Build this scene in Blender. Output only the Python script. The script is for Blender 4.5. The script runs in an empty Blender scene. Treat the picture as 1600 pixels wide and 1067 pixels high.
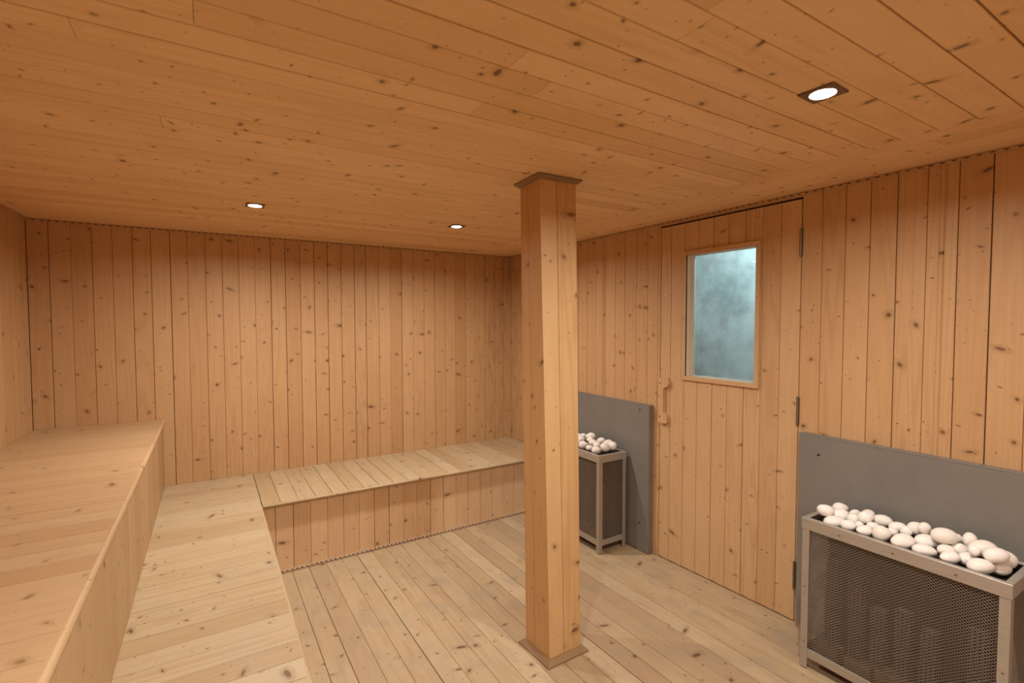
import bpy, math, random
from mathutils import Vector, Matrix
rng = random.Random(11)
scene = bpy.context.scene
col = scene.collection

# ------------------------------------------------------------------ room measures (metres)
XL, XR, YB, YF, ZC = -0.8597, 2.2865, 3.758, -2.20, 1.995
def floor_z(x, y): return -0.0273*(y-1.6) + 0.0069*(x-1.2)      # floor falls gently to the back wall
PITCH = 0.0935

# ------------------------------------------------------------------ mesh builder
class MB:
    def __init__(self):
        self.v=[]; self.f=[]; self.uv=[]; self.t=[]; self.sm=[]
    def face(self, pts, uvs=None, tone=0.5, smooth=False):
        b=len(self.v); self.v.extend([tuple(p) for p in pts]); self.f.append(list(range(b,b+len(pts))))
        self.uv.append(uvs or [(0.0,0.0)]*len(pts)); self.t.append(tone); self.sm.append(smooth)
    def grid_faces(self, verts, faces, uvs=None, tone=0.5, smooth=True):
        b=len(self.v); self.v.extend([tuple(p) for p in verts])
        for f in faces:
            self.f.append([b+i for i in f]); self.uv.append([(uvs[i] if uvs else (0.0,0.0)) for i in f])
            self.t.append(tone); self.sm.append(smooth)
    def board(self, O, U, V, N, u0, u1, v0, v1, depth=0.010, ch=0.0012, tone=None, off=None, uc=None):
        """one plank: front face on plane O (normal N), long axis V, chamfered long edges"""
        tone = rng.random() if tone is None else tone
        off = off or (rng.uniform(0,40), rng.uniform(0,60))
        O,U,V,N = map(Vector,(O,U,V,N)); uc = 0.5*(u0+u1) if uc is None else uc
        P = lambda u,v,n: O+U*u+V*v+N*n
        prof=[(u0,-depth),(u0,-ch),(u0+ch,0),(u1-ch,0),(u1,-ch),(u1,-depth)]
        for i in range(5):
            (a,na),(b,nb)=prof[i],prof[i+1]
            ua,ub = a-uc+off[0]+(na if i==0 else 0), b-uc+off[0]-(nb if i==4 else 0)
            pts=[P(a,v0,na),P(b,v0,nb),P(b,v1,nb),P(a,v1,na)]
            uv=[(ua,v0+off[1]),(ub,v0+off[1]),(ub,v1+off[1]),(ua,v1+off[1])]
            if U.cross(V).dot(N)<0: pts.reverse(); uv.reverse()
            self.face(pts,uv,tone)
        for v,s in ((v0,-1),(v1,1)):
            pts=[P(a,v,n) for a,n in prof]; uv=[(a-uc+off[0],v+off[1]+n) for a,n in prof]
            if (U.cross(V).dot(N)<0) != (s>0): pts.reverse(); uv.reverse()
            self.face(pts[::-1],uv[::-1],tone)
    def box(self, lo, hi, bev=0.0, axis=2, tone=None, off=None):
        """axis-aligned box with optional chamfer, uv running along 'axis'"""
        tone = rng.random() if tone is None else tone
        off = off or (rng.uniform(0,40), rng.uniform(0,60))
        lo,hi=list(lo),list(hi); c=[(a+b)/2 for a,b in zip(lo,hi)]; h=[(b-a)/2 for a,b in zip(lo,hi)]
        bev=min([bev]+[x*0.45 for x in h])
        def uvof(p):
            o=[i for i in range(3) if i!=axis]
            return (p[o[0]]-c[o[0]]+p[o[1]]-c[o[1]]+off[0], p[axis]+off[1])
        def add(pts, n):
            pts=[Vector(p) for p in pts]
            if (pts[1]-pts[0]).cross(pts[2]-pts[1]).dot(n)<0: pts.reverse()
            self.face(pts,[uvof(p) for p in pts],tone)
        S=(-1,1)
        for ax in range(3):
            o=[i for i in range(3) if i!=ax]
            for s in S:
                pts=[]
                for a,b in ((-1,-1),(1,-1),(1,1),(-1,1)):
                    p=[0,0,0]; p[ax]=c[ax]+s*h[ax]; p[o[0]]=c[o[0]]+a*(h[o[0]]-bev); p[o[1]]=c[o[1]]+b*(h[o[1]]-bev); pts.append(p)
                n=[0,0,0]; n[ax]=s; add(pts,Vector(n))
        if bev>0:
            for ax in range(3):
                o=[i for i in range(3) if i!=ax]
                for s in S:
                    for t in S:
                        pts=[]
                        for k,(da,db) in ((-1,(bev,0)),(1,(bev,0)),(1,(0,bev)),(-1,(0,bev))):
                            p=[0,0,0]; p[ax]=c[ax]+k*(h[ax]-bev); p[o[0]]=c[o[0]]+s*(h[o[0]]-da); p[o[1]]=c[o[1]]+t*(h[o[1]]-db); pts.append(p)
                        n=[0,0,0]; n[o[0]]=s; n[o[1]]=t; add(pts,Vector(n))
            for a in S:
                for b in S:
                    for d in S:
                        k=(a,b,d); pts=[]
                        for ax in range(3):
                            p=[c[i]+k[i]*(h[i]-bev) for i in range(3)]; p[ax]=c[ax]+k[ax]*h[ax]; pts.append(p)
                        add(pts,Vector(k))
    def tube(self, p0, p1, r0, r1=None, seg=12, caps=True, tone=None, off=None, smooth=True, ang=(0,2*math.pi)):
        tone = rng.random() if tone is None else tone
        off = off or (rng.uniform(0,40), rng.uniform(0,60))
        r1=r0 if r1 is None else r1; p0,p1=Vector(p0),Vector(p1); d=(p1-p0); L=d.length; d/=L
        a=Vector((0,0,1)) if abs(d.z)<.9 else Vector((1,0,0)); e=d.cross(a).normalized(); g=d.cross(e)
        vs=[];uv=[]
        for k,(p,r) in enumerate(((p0,r0),(p1,r1))):
            for i in range(seg+1):
                t=ang[0]+(ang[1]-ang[0])*i/seg
                vs.append(p+(e*math.cos(t)+g*math.sin(t))*r); uv.append((off[0]+r*t,off[1]+k*L))
        fs=[[i,i+1,seg+2+i,seg+1+i] for i in range(seg)]
        fs=[f[::-1] for f in fs]
        self.grid_faces(vs,fs,uv,tone,smooth)
        if caps:
            self.face([vs[i] for i in range(seg)],None,tone); self.face([vs[seg+1+i] for i in range(seg)][::-1],None,tone)
    def prism(self, poly, O, U, V, N, d, tone=0.5, off=(3.0,4.0)):
        """polygon in (U,V) extruded from n=0 to n=d"""
        O,U,V,N=map(Vector,(O,U,V,N)); P=lambda u,v,n:O+U*u+V*v+N*n
        n=len(poly); right=U.cross(V).dot(N)>0
        top=[P(u,v,d) for u,v in poly]; bot=[P(u,v,0) for u,v in poly]; uv=[(u+off[0],v+off[1]) for u,v in poly]
        self.face(top if right else top[::-1],uv if right else uv[::-1],tone)
        self.face(bot[::-1] if right else bot,uv[::-1] if right else uv,tone)
        for i in range(n):
            j=(i+1)%n; pts=[bot[i],bot[j],top[j],top[i]]; q=[uv[i],uv[j],(uv[j][0]+d,uv[j][1]),(uv[i][0]+d,uv[i][1])]
            if not right: pts.reverse(); q.reverse()
            self.face(pts,q,tone)
    def build(self, name, mat, parent=None, loc=None):
        me=bpy.data.meshes.new(name); me.from_pydata(self.v,[],self.f)
        uvl=me.uv_layers.new(name='UVMap'); flat=[x for f in self.uv for p in f for x in p]; uvl.data.foreach_set('uv',flat)
        at=me.attributes.new('tone','FLOAT','FACE'); at.data.foreach_set('value',self.t)
        me.polygons.foreach_set('use_smooth',self.sm); me.update()
        if mat: me.materials.append(mat)
        o=bpy.data.objects.new(name,me); col.objects.link(o)
        if parent: o.parent=parent
        if loc: o.location=loc
        return o
def empty(name, loc=(0,0,0), rz=0):
    o=bpy.data.objects.new(name,None); col.objects.link(o); o.location=loc; o.rotation_euler=(0,0,rz); o.empty_display_size=.1
    return o
def tag(o,label=None,cat=None,group=None,kind=None):
    if label: o['label']=label
    if cat: o['category']=cat
    if group: o['group']=group
    if kind: o['kind']=kind
    return o
def struct(o): o['kind']='structure'; return o

# ------------------------------------------------------------------ materials
class NT:
    def __init__(self,name):
        self.m=bpy.data.materials.new(name); self.m.use_nodes=True; self.t=self.m.node_tree; self.t.nodes.clear()
    def n(self,typ,**kw):
        x=self.t.nodes.new(typ)
        for k,v in kw.items(): setattr(x,k,v)
        return x
    def put(self,sock,val):
        if val is None: return
        if hasattr(val,'is_output') or isinstance(val,bpy.types.NodeSocket): self.t.links.new(val,sock)
        else:
            if sock.type=='RGBA' and len(val)==3: val=(*val,1)
            sock.default_value=val
    def math(self,op,a,b=None,c=None,clamp=False):
        x=self.n('ShaderNodeMath',operation=op,use_clamp=clamp); self.put(x.inputs[0],a); self.put(x.inputs[1],b); self.put(x.inputs[2],c); return x.outputs[0]
    def sstep(self,v,a,b,to0=0.0,to1=1.0):
        x=self.n('ShaderNodeMapRange',interpolation_type='SMOOTHSTEP'); self.put(x.inputs[0],v)
        for i,k in enumerate((a,b,to0,to1)): self.put(x.inputs[i+1],k)
        return x.outputs[0]
    def mix(self,f,a,b,blend='MIX'):
        x=self.n('ShaderNodeMix',data_type='RGBA',blend_type=blend); self.put(x.inputs[0],f); self.put(x.inputs[6],a); self.put(x.inputs[7],b); return x.outputs[2]
    def xyz(self,x,y,z=0.0):
        c=self.n('ShaderNodeCombineXYZ'); self.put(c.inputs[0],x); self.put(c.inputs[1],y); self.put(c.inputs[2],z); return c.outputs[0]
    def noise(self,vec,scale,detail=2.0,rough=.5,dims='3D'):
        x=self.n('ShaderNodeTexNoise',noise_dimensions=dims); self.put(x.inputs['Vector'],vec); x.inputs['Scale'].default_value=scale
        x.inputs['Detail'].default_value=detail; x.inputs['Roughness'].default_value=rough; return x.outputs[0]
    def out(self,bsdf):
        o=self.n('ShaderNodeOutputMaterial'); self.t.links.new(bsdf,o.inputs['Surface']); return self.m

def wood(name, c1, c2, cdark, cpale, knots=.6, pins=.25, ring=.5, wear=0.0, wearcol=(.38,.33,.28), rough=.55, tonevar=1.0, knotk=1.0, blotch=.25, stain=None):
    T=NT(name); M=T.math
    uvn=T.n('ShaderNodeUVMap',uv_map='UVMap'); s=T.n('ShaderNodeSeparateXYZ'); T.put(s.inputs[0],uvn.outputs[0]); u,v=s.outputs[0],s.outputs[1]
    tone=T.n('ShaderNodeAttribute',attribute_name='tone').outputs['Fac']
    wob=T.noise(T.xyz(M('MULTIPLY',u,90.0),M('MULTIPLY',v,90.0)),1.0,1.0)
    def knot_layer(su,sv,dens,rmin,rmax,spike):
        vo=T.n('ShaderNodeTexVoronoi',voronoi_dimensions='2D',feature='F1'); T.put(vo.inputs['Vector'],T.xyz(M('MULTIPLY',u,su),M('MULTIPLY',v,sv))); vo.inputs['Scale'].default_value=1.0
        ps=T.n('ShaderNodeSeparateXYZ'); T.put(ps.inputs[0],vo.outputs['Position']); cs=T.n('ShaderNodeSeparateColor'); T.put(cs.inputs[0],vo.outputs['Color'])
        du=M('SUBTRACT',u,M('DIVIDE',ps.outputs[0],su)); dv=M('SUBTRACT',v,M('DIVIDE',ps.outputs[1],sv))
        present=M('LESS_THAN',cs.outputs[2],dens)
        size=M('MULTIPLY_ADD',M('POWER',cs.outputs[1],2.0),rmax-rmin,rmin)
        st=M('MULTIPLY_ADD',M('GREATER_THAN',cs.outputs[0],.72),spike,1.0)
        sl=M('MULTIPLY',M('SUBTRACT',M('FRACT',M('MULTIPLY',cs.outputs[1],37.0)),.5),.9)
        dv2=M('MULTIPLY_ADD',du,sl,dv)
        d=M('SQRT',M('ADD',M('POWER',M('DIVIDE',du,st),2.0),M('POWER',dv2,2.0)))
        d=M('DIVIDE',d,size); d=M('MULTIPLY',d,M('MULTIPLY_ADD',wob,.8,.6))
        far=M('MULTIPLY',M('SUBTRACT',1.0,present),50.0)
        return M('ADD',d,far),du,M('FRACT',M('MULTIPLY',cs.outputs[0],13.7)),dv
    d1,du,kr,dv=knot_layer(10.5,6.3,knots,.0032,.0100,1.5)
    d2,_,_,_=knot_layer(31.0,13.0,pins,.0011,.0034,1.5)
    bend=M('MULTIPLY',du,M('MULTIPLY',-.75,T.sstep(d1,.6,4.5,1.0,0.0)))
    g=M('ADD',u,bend)
    streak=T.noise(T.xyz(M('MULTIPLY',g,330.0),M('MULTIPLY',v,3.5)),1.0,3.0,.6)
    broad=T.noise(T.xyz(M('MULTIPLY',g,13.0),M('MULTIPLY',v,.55),M('MULTIPLY',tone,20.0)),1.0,1.0,.4)
    rg=M('MULTIPLY_ADD',M('SINE',M('MULTIPLY_ADD',broad,M('MULTIPLY_ADD',tone,40.0,48.0),M('MULTIPLY',streak,1.2))),.5,.5)
    rg=M('POWER',rg,2.2)
    rg=M('MULTIPLY',rg,M('MULTIPLY_ADD',M('FRACT',M('MULTIPLY',tone,7.31)),.8,.35))
    c=T.mix(M('MULTIPLY',rg,ring,clamp=True),c1,c2)
    c=T.mix(M('MULTIPLY',T.sstep(streak,.45,.75),.30),c,c2)
    t2=M('FRACT',M('MULTIPLY',tone,3.77))
    c=T.mix(M('MULTIPLY',T.sstep(t2,.62,1.0),.55*tonevar),c,cdark)
    c=T.mix(M('MULTIPLY',T.sstep(t2,.35,0.0),.5*tonevar),c,cpale)
    geo=T.n('ShaderNodeNewGeometry').outputs['Position']
    bl=T.noise(geo,2.3,3.0,.55); bl2=T.noise(T.xyz(M('MULTIPLY',u,22.0),M('MULTIPLY',v,5.0)),1.0,2.0)
    c=T.mix(M('MULTIPLY',T.sstep(bl2,.5,.8),blotch),c,cdark)
    c=T.mix(M('MULTIPLY',T.sstep(bl,.48,.75),blotch*.8),c,cdark)
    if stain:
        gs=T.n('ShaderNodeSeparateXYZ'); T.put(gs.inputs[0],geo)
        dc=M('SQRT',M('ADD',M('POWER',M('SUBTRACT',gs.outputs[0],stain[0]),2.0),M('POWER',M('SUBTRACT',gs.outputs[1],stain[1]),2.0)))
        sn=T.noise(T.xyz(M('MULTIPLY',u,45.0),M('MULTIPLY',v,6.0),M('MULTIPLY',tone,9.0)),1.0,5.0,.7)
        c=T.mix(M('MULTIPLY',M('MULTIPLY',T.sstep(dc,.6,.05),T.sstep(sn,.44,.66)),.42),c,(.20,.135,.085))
    if wear>0:
        w1=T.noise(geo,5.5,5.0,.65)
        c=T.mix(M('MULTIPLY',T.sstep(w1,.46,.72),wear),c,wearcol)
    c=T.mix(M('MULTIPLY',T.sstep(d1,.8,3.0,1.0,0.0),.40*knotk),c,tuple(x*.55 for x in cdark))
    kcol=T.mix(kr,(.055,.024,.011),(.17,.065,.025))
    c=T.mix(M('MULTIPLY',T.sstep(d1,.55,1.1,1.0,0.0),.85*knotk),c,kcol)
    c=T.mix(M('MULTIPLY',T.sstep(d2,.6,1.3,1.0,0.0),.72*knotk),c,(.075,.03,.013))
    b=T.n('ShaderNodeBsdfPrincipled'); T.put(b.inputs['Base Color'],c); b.inputs['Roughness'].default_value=rough
    b.inputs['Specular IOR Level'].default_value=.35
    h=M('ADD',M('MULTIPLY',rg,.35),M('MULTIPLY',streak,.5)); bp=T.n('ShaderNodeBump'); bp.inputs['Strength'].default_value=.12; bp.inputs['Distance'].default_value=.002
    T.put(bp.inputs['Height'],h); T.put(b.inputs['Normal'],bp.outputs[0])
    return T.out(b.outputs[0])
def plain(name,c,rough=.5,metal=0.0,var=0.0,scale=20.0,stretch=None,c2=None,bump=0.0):
    T=NT(name); b=T.n('ShaderNodeBsdfPrincipled'); b.inputs['Roughness'].default_value=rough; b.inputs['Metallic'].default_value=metal
    if var>0:
        tc=T.n('ShaderNodeTexCoord').outputs['Object']
        if stretch:
            mp=T.n('ShaderNodeMapping'); T.put(mp.inputs[0],tc); mp.inputs['Scale'].default_value=stretch; tc=mp.outputs[0]
        nz=T.noise(tc,scale,4.0,.6); T.put(b.inputs['Base Color'],T.mix(T.math('MULTIPLY',T.sstep(nz,.35,.7),var),c,c2 or tuple(x*.5 for x in c)))
        if bump:
            bp=T.n('ShaderNodeBump'); bp.inputs['Strength'].default_value=bump; bp.inputs['Distance'].default_value=.002; T.put(bp.inputs['Height'],nz); T.put(b.inputs['Normal'],bp.outputs[0])
    else: b.inputs['Base Color'].default_value=(*c,1)
    return T.out(b.outputs[0])
def emit(name,c,s):
    T=NT(name); e=T.n('ShaderNodeEmission'); e.inputs[0].default_value=(*c,1); e.inputs[1].default_value=s; return T.out(e.outputs[0])
POWER, CORR, EXPO, SPREAD = 15.9, 80.0, 0.0, 164.0
W = {}
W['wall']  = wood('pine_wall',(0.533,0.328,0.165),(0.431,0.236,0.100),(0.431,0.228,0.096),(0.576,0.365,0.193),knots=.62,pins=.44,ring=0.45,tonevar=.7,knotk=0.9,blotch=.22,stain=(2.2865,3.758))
W['ceil']  = wood('pine_ceiling',(0.769,0.534,0.299),(0.619,0.393,0.185),(0.583,0.348,0.152),(0.818,0.586,0.345),knots=0.68,pins=0.38,ring=0.42,rough=.5,tonevar=1.0,knotk=0.92,blotch=.3)
W['floor'] = wood('pine_floor',(0.428,0.314,0.186),(0.337,0.232,0.127),(0.311,0.201,0.119),(0.483,0.370,0.237),knots=0.55,pins=0.36,ring=0.4,wear=.5,wearcol=(0.284,0.237,0.176),rough=.6,blotch=.5,tonevar=.95)
W['bench'] = wood('pine_bench',(0.466,0.356,0.219),(0.387,0.260,0.136),(0.380,0.249,0.129),(0.499,0.400,0.264),knots=0.68,pins=0.45,ring=.6,wear=.3,wearcol=(0.380,0.313,0.226),rough=.5,tonevar=1.05,knotk=.95,blotch=.42)
W['upper'] = wood('pine_upper_bench',(0.491,0.322,0.171),(0.406,0.239,0.111),(0.390,0.223,0.099),(0.530,0.366,0.207),knots=0.5,pins=0.3,ring=.4,wear=.1,wearcol=(0.429,0.326,0.215),rough=.5,tonevar=.8,knotk=.7)
W['front'] = wood('pine_bench_front',(0.672,0.461,0.274),(0.553,0.347,0.181),(0.533,0.325,0.175),(0.725,0.522,0.329),knots=0.6,pins=0.45,ring=0.4,tonevar=.7,knotk=.85)
W['post']  = wood('pine_post',(0.605,0.386,0.186),(0.493,0.284,0.116),(0.465,0.256,0.098),(0.651,0.442,0.223),knots=0.5,pins=0.45,ring=0.42,tonevar=.9,knotk=.85)
W['door']  = wood('pine_door',(0.573,0.373,0.200),(0.473,0.273,0.127),(0.455,0.255,0.118),(0.610,0.410,0.228),knots=0.42,pins=0.45,ring=.5,tonevar=.6,knotk=.8)
W['trim']  = wood('pine_trim',(.50,.31,.165),(.36,.20,.09),(.34,.19,.09),(.54,.35,.19),knots=0.0,pins=.05,ring=.5)
W['plinth']= wood('brown_plinth',(0.259,0.157,0.075),(0.194,0.108,0.045),(0.187,0.101,0.042),(0.288,0.182,0.091),knots=0.0,pins=.05,ring=.5)
W['bead']  = wood('pine_bead',(.50,.31,.155),(.36,.20,.09),(.32,.18,.08),(.55,.35,.18),knots=0.0,pins=.1,ring=.3)
W['bead_pale'] = wood('pine_bead_pale',(.47,.34,.22),(.38,.25,.15),(.36,.23,.14),(.50,.38,.26),knots=0.0,pins=.1,ring=.3)
W['liner'] = wood('pale_liner',(.74,.62,.46),(.62,.48,.33),(.58,.44,.30),(.78,.68,.52),knots=.2,pins=.1,ring=.35)
DARK = plain('dark_backing',(.10,.05,.025),.9)
MET  = plain('brushed_aluminium',(.50,.47,.42),.48,.65,var=.5,scale=9.0,stretch=(1,1,14),c2=(.40,.37,.33))
WIRE = plain('mesh_wire',(.29,.24,.19),.55,.5)
LINER= plain('heater_liner_steel',(.030,.022,.017),.6,.3)
ELEM = plain('heater_fins',(.19,.175,.175),.45,.5,var=.4,scale=14.0)
BRICK= plain('fire_brick',(.17,.10,.065),.85,0,var=.6,scale=18.0)
SCREW= plain('dark_screw',(.05,.04,.035),.45,.7)
HINGE= plain('hinge_steel',(.24,.19,.14),.45,.8)
BEZEL= plain('bronze_bezel',(.20,.14,.10),.38,.8)
SOIL = plain('moulding_groove_dirt',(.13,.06,.028),.9)

def grey_panel_material():
    T=NT('grey_painted_panel'); M=T.math; tc=T.n('ShaderNodeTexCoord').outputs['Object']
    mp=T.n('ShaderNodeMapping'); T.put(mp.inputs[0],tc); mp.inputs['Rotation'].default_value=(math.radians(28),0,0); mp.inputs['Scale'].default_value=(1,1.6,22)
    scr=T.noise(mp.outputs[0],1.0,2.0,.5); bl=T.noise(tc,6.0,4.0,.6); fine=T.noise(tc,60.0,3.0,.6)
    c=T.mix(M('MULTIPLY',T.sstep(bl,.4,.75),.28),(.225,.218,.20),(.15,.145,.135))
    c=T.mix(M('MULTIPLY',T.sstep(scr,.68,.78),.18),c,(.36,.35,.33))
    c=T.mix(M('MULTIPLY',T.sstep(fine,.62,.8),.15),c,(.14,.13,.12))
    b=T.n('ShaderNodeBsdfPrincipled'); T.put(b.inputs['Base Color'],c); b.inputs['Metallic'].default_value=.25
    T.put(b.inputs['Roughness'],M('MULTIPLY_ADD',bl,.25,.30)); return T.out(b.outputs[0])
PANEL=grey_panel_material()
def stone_material():
    T=NT('white_pebble'); M=T.math; oi=T.n('ShaderNodeObjectInfo'); tc=T.n('ShaderNodeTexCoord').outputs['Object']
    nz=T.noise(tc,2.2,4.0,.6); c=T.mix(oi.outputs['Random'],(.86,.84,.81),(.80,.74,.68)); c=T.mix(M('MULTIPLY',T.sstep(nz,.45,.75),.35),c,(.70,.62,.55))
    b=T.n('ShaderNodeBsdfPrincipled'); T.put(b.inputs['Base Color'],c); b.inputs['Roughness'].default_value=.6
    bp=T.n('ShaderNodeBump'); bp.inputs['Strength'].default_value=.15; bp.inputs['Distance'].default_value=.004; T.put(bp.inputs['Height'],T.noise(tc,7.0,3.0)); T.put(b.inputs['Normal'],bp.outputs[0])
    return T.out(b.outputs[0])
STONE=stone_material()
def concrete_material():
    T=NT('grey_concrete'); M=T.math; p=T.n('ShaderNodeNewGeometry').outputs['Position']
    a=T.noise(p,2.6,6.0,.62); b_=T.noise(p,9.0,5.0,.65); f=T.noise(p,45.0,3.0,.6)
    c=T.mix(T.sstep(a,.36,.62),(.46,.49,.48),(.26,.275,.27)); c=T.mix(M('MULTIPLY',T.sstep(b_,.42,.7),.40),c,(.50,.53,.52)); c=T.mix(M('MULTIPLY',T.sstep(f,.55,.75),.25),c,(.2,.21,.205))
    b=T.n('ShaderNodeBsdfPrincipled'); T.put(b.inputs['Base Color'],c); b.inputs['Roughness'].default_value=.75; return T.out(b.outputs[0])
CONC=concrete_material()
def glass_material():
    T=NT('window_glass'); gl=T.n('ShaderNodeBsdfGlass'); gl.inputs['Roughness'].default_value=0; gl.inputs['IOR'].default_value=1.02; gl.inputs['Color'].default_value=(.93,.98,.98,1)
    gs=T.n('ShaderNodeBsdfGlossy'); gs.inputs['Roughness'].default_value=0.0; gs.inputs['Color'].default_value=(1,1,1,1)
    tr=T.n('ShaderNodeBsdfTransparent'); tr.inputs[0].default_value=(.93,.985,.985,1)
    fr=T.n('ShaderNodeFresnel'); fr.inputs[0].default_value=1.5
    mx=T.n('ShaderNodeMixShader'); T.put(mx.inputs[0],fr.outputs[0]); T.put(mx.inputs[1],tr.outputs[0]); T.put(mx.inputs[2],gs.outputs[0]); T.t.nodes.remove(gl)
    return T.out(mx.outputs[0])
GLASS=glass_material()

# ------------------------------------------------------------------ plank fields
def seams(a,b,start,pitch=PITCH,jit=.0015):
    k0=math.floor((a-start)/pitch); s=[a]; k=k0
    while True:
        x=start+k*pitch+rng.uniform(-jit,jit)
        if x>=b-.012: break
        if x>a+.012: s.append(x)
        k+=1
    return s+[b]
def gapw(): return rng.choice((.0012,.0016,.0020,.0024,.0028,.0034))
def planks(mb,O,U,V,N,ss,v0,v1,hole=None,joint=0.0,depth=.010,gaps=None,vfun=None):
    gl=[gapw() for _ in ss]
    if gaps:
        for i,g in gaps.items():
            if 0<=i<len(gl): gl[i]=g
    for i in range(len(ss)-1):
        u0=ss[i]+gl[i]/2; u1=ss[i+1]-gl[i+1]/2; a,b=(v0,v1) if vfun is None else vfun(.5*(u0+u1))
        cuts=[a]; 
        if joint and rng.random()<joint: cuts.append(a+(b-a)*rng.uniform(.2,.8))
        cuts.append(b)
        for a_,b_ in zip(cuts,cuts[1:]):
            tone=rng.random(); off=(rng.uniform(0,40),rng.uniform(0,60)); uc=.5*(u0+u1)
            a2=a_+(.0005 if a_!=a else 0); b2=b_-(.0005 if b_!=b else 0)
            rects=[(u0,u1,a2,b2)]
            if hole:
                h0,h1,g0,g1=hole; out=[]
                for (p,q,r,s) in rects:
                    if q<=h0 or p>=h1 or s<=g0 or r>=g1: out.append((p,q,r,s)); continue
                    if p<h0: out.append((p,h0,r,s)); p=h0
                    if q>h1: out.append((h1,q,r,s)); q=h1
                    if r<g0: out.append((p,q,r,g0))
                    if s>g1: out.append((p,q,g1,s))
                rects=out
            for (p,q,r,s) in rects:
                if q-p>.004 and s-r>.004: mb.board(O,U,V,N,p,q,r,s,depth,min(.0012,(q-p)*.2),tone,off,uc)

# ------------------------------------------------------------------ floor, walls, ceiling
mb=MB()
Uf=Vector((1,0,.0069)).normalized(); Vf=Vector((0,1,-.0273)).normalized(); Nf=Uf.cross(Vf)
O=Vector((0,0,floor_z(0,0)))
planks(mb,O,Uf,Vf,Nf,seams(XL,XR+.06,.382),YF,YB+.01,joint=.35,depth=.012)
c=[(XL,YF),(XR+.12,YF),(XR+.12,YB+.01),(XL,YB+.01)]
mb2=MB(); q=[Vector((x,y,floor_z(x,y)-.010)) for x,y in c]; mb2.face(q); q2=[p-Vector((0,0,.05)) for p in q]; mb2.face(q2[::-1])
fl=struct(mb.build('floor',W['floor'])); sub=mb2.build('subfloor',DARK,fl)

def backing(lo,hi,parent,name='backing'):
    m=MB(); m.box(lo,hi); return m.build(name,DARK,parent)
# back wall (faces -y)
bs=[XL,-.767,-.672,-.578,-.484,-.39,-.298,-.201,-.111,-.014,.079,.174,.269,.366,.458,.554,.647,.739,.833,.929,1.014,1.111,1.201,1.293,1.385,1.479,1.57,1.663,1.755,1.85,1.945,2.038,2.133,2.226,XR]
mb=MB(); ztop=ZC
planks(mb,(0,YB,0),(1,0,0),(0,0,1),(0,-1,0),bs,-.12,ztop,gaps={3:.002,7:.0035,14:.003,16:.0032})
wb=struct(mb.build('wall_back',W['wall'])); backing((XL-.05,YB+.008,-.12),(XR+.05,YB+.05,ZC+.04),wb)
# left wall (faces +x)
mb=MB(); planks(mb,(XL,0,0),(0,1,0),(0,0,1),(1,0,0),seams(YF,YB,3.70),-.12,ZC)
wl=struct(mb.build('wall_left',W['wall'])); backing((XL-.05,YF-.05,-.12),(XL-.008,YB+.05,ZC+.04),wl)
# wall behind the camera (faces +y)
mb=MB(); planks(mb,(0,YF,0),(1,0,0),(0,0,1),(0,1,0),seams(XL,XR,.02),-.12,ZC)
wf=struct(mb.build('wall_front',W['wall'])); backing((XL-.05,YF-.05,-.12),(XR+.05,YF-.008,ZC+.04),wf)
# right wall (faces -x) with the door opening
D0,D1,DZ=1.2160,2.0310,1.968
mb=MB()
rs=sorted([3.35,3.255,3.165,3.075,2.98,2.889,2.797,2.698,2.606,2.541,2.51,2.414,2.327,2.228,2.134,2.052])
low=seams(YF,.583,.583-.0935*40)
r_all=low[:-1]+[.583,.673,.763,.857,.948,1.039,1.131,D0]
planks(mb,(XR,0,0),(0,1,0),(0,0,1),(-1,0,0),r_all,-.12,ZC,gaps={len(r_all)-5:.003,len(r_all)-7:.0026,len(r_all)-1:.0005})
r2=[D1]+rs[0:]+seams(3.35,YB,3.35)[1:]
planks(mb,(XR,0,0),(0,1,0),(0,0,1),(-1,0,0),r2,-.12,ZC,gaps={10-3:.004,0:.0005})
planks(mb,(XR+.004,0,0),(0,1,0),(0,0,1),(-1,0,0),[D0,D1],DZ+.006,ZC)
wr=struct(mb.build('wall_right',W['wall']))
backing((XR+.008,YF-.05,-.12),(XR+.05,D0,ZC+.04),wr); backing((XR+.008,D1,-.12),(XR+.05,YB+.05,ZC+.04),wr); backing((XR+.012,D0,DZ+.006),(XR+.05,D1,ZC+.04),wr)
# ceiling
mb=MB(); XB=1.915
cs=seams(YF,YB,.433,.0925,.003)
planks(mb,(0,0,ZC),(0,1,0),(1,0,0),(0,0,-1),cs,XL,XB,joint=.45,gaps={i:rng.choice((.0018,.0026,.0034,.004,.0046)) for i in range(80)})
planks(mb,(0,0,ZC),(1,0,0),(0,1,0),(0,0,-1),[XB,2.008,2.101,2.194,XR],YF,YB,joint=.8)
ce=struct(mb.build('ceiling',W['ceil'])); backing((XL-.05,YF-.05,ZC+.008),(XR+.05,YB+.05,ZC+.05),ce)

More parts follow.
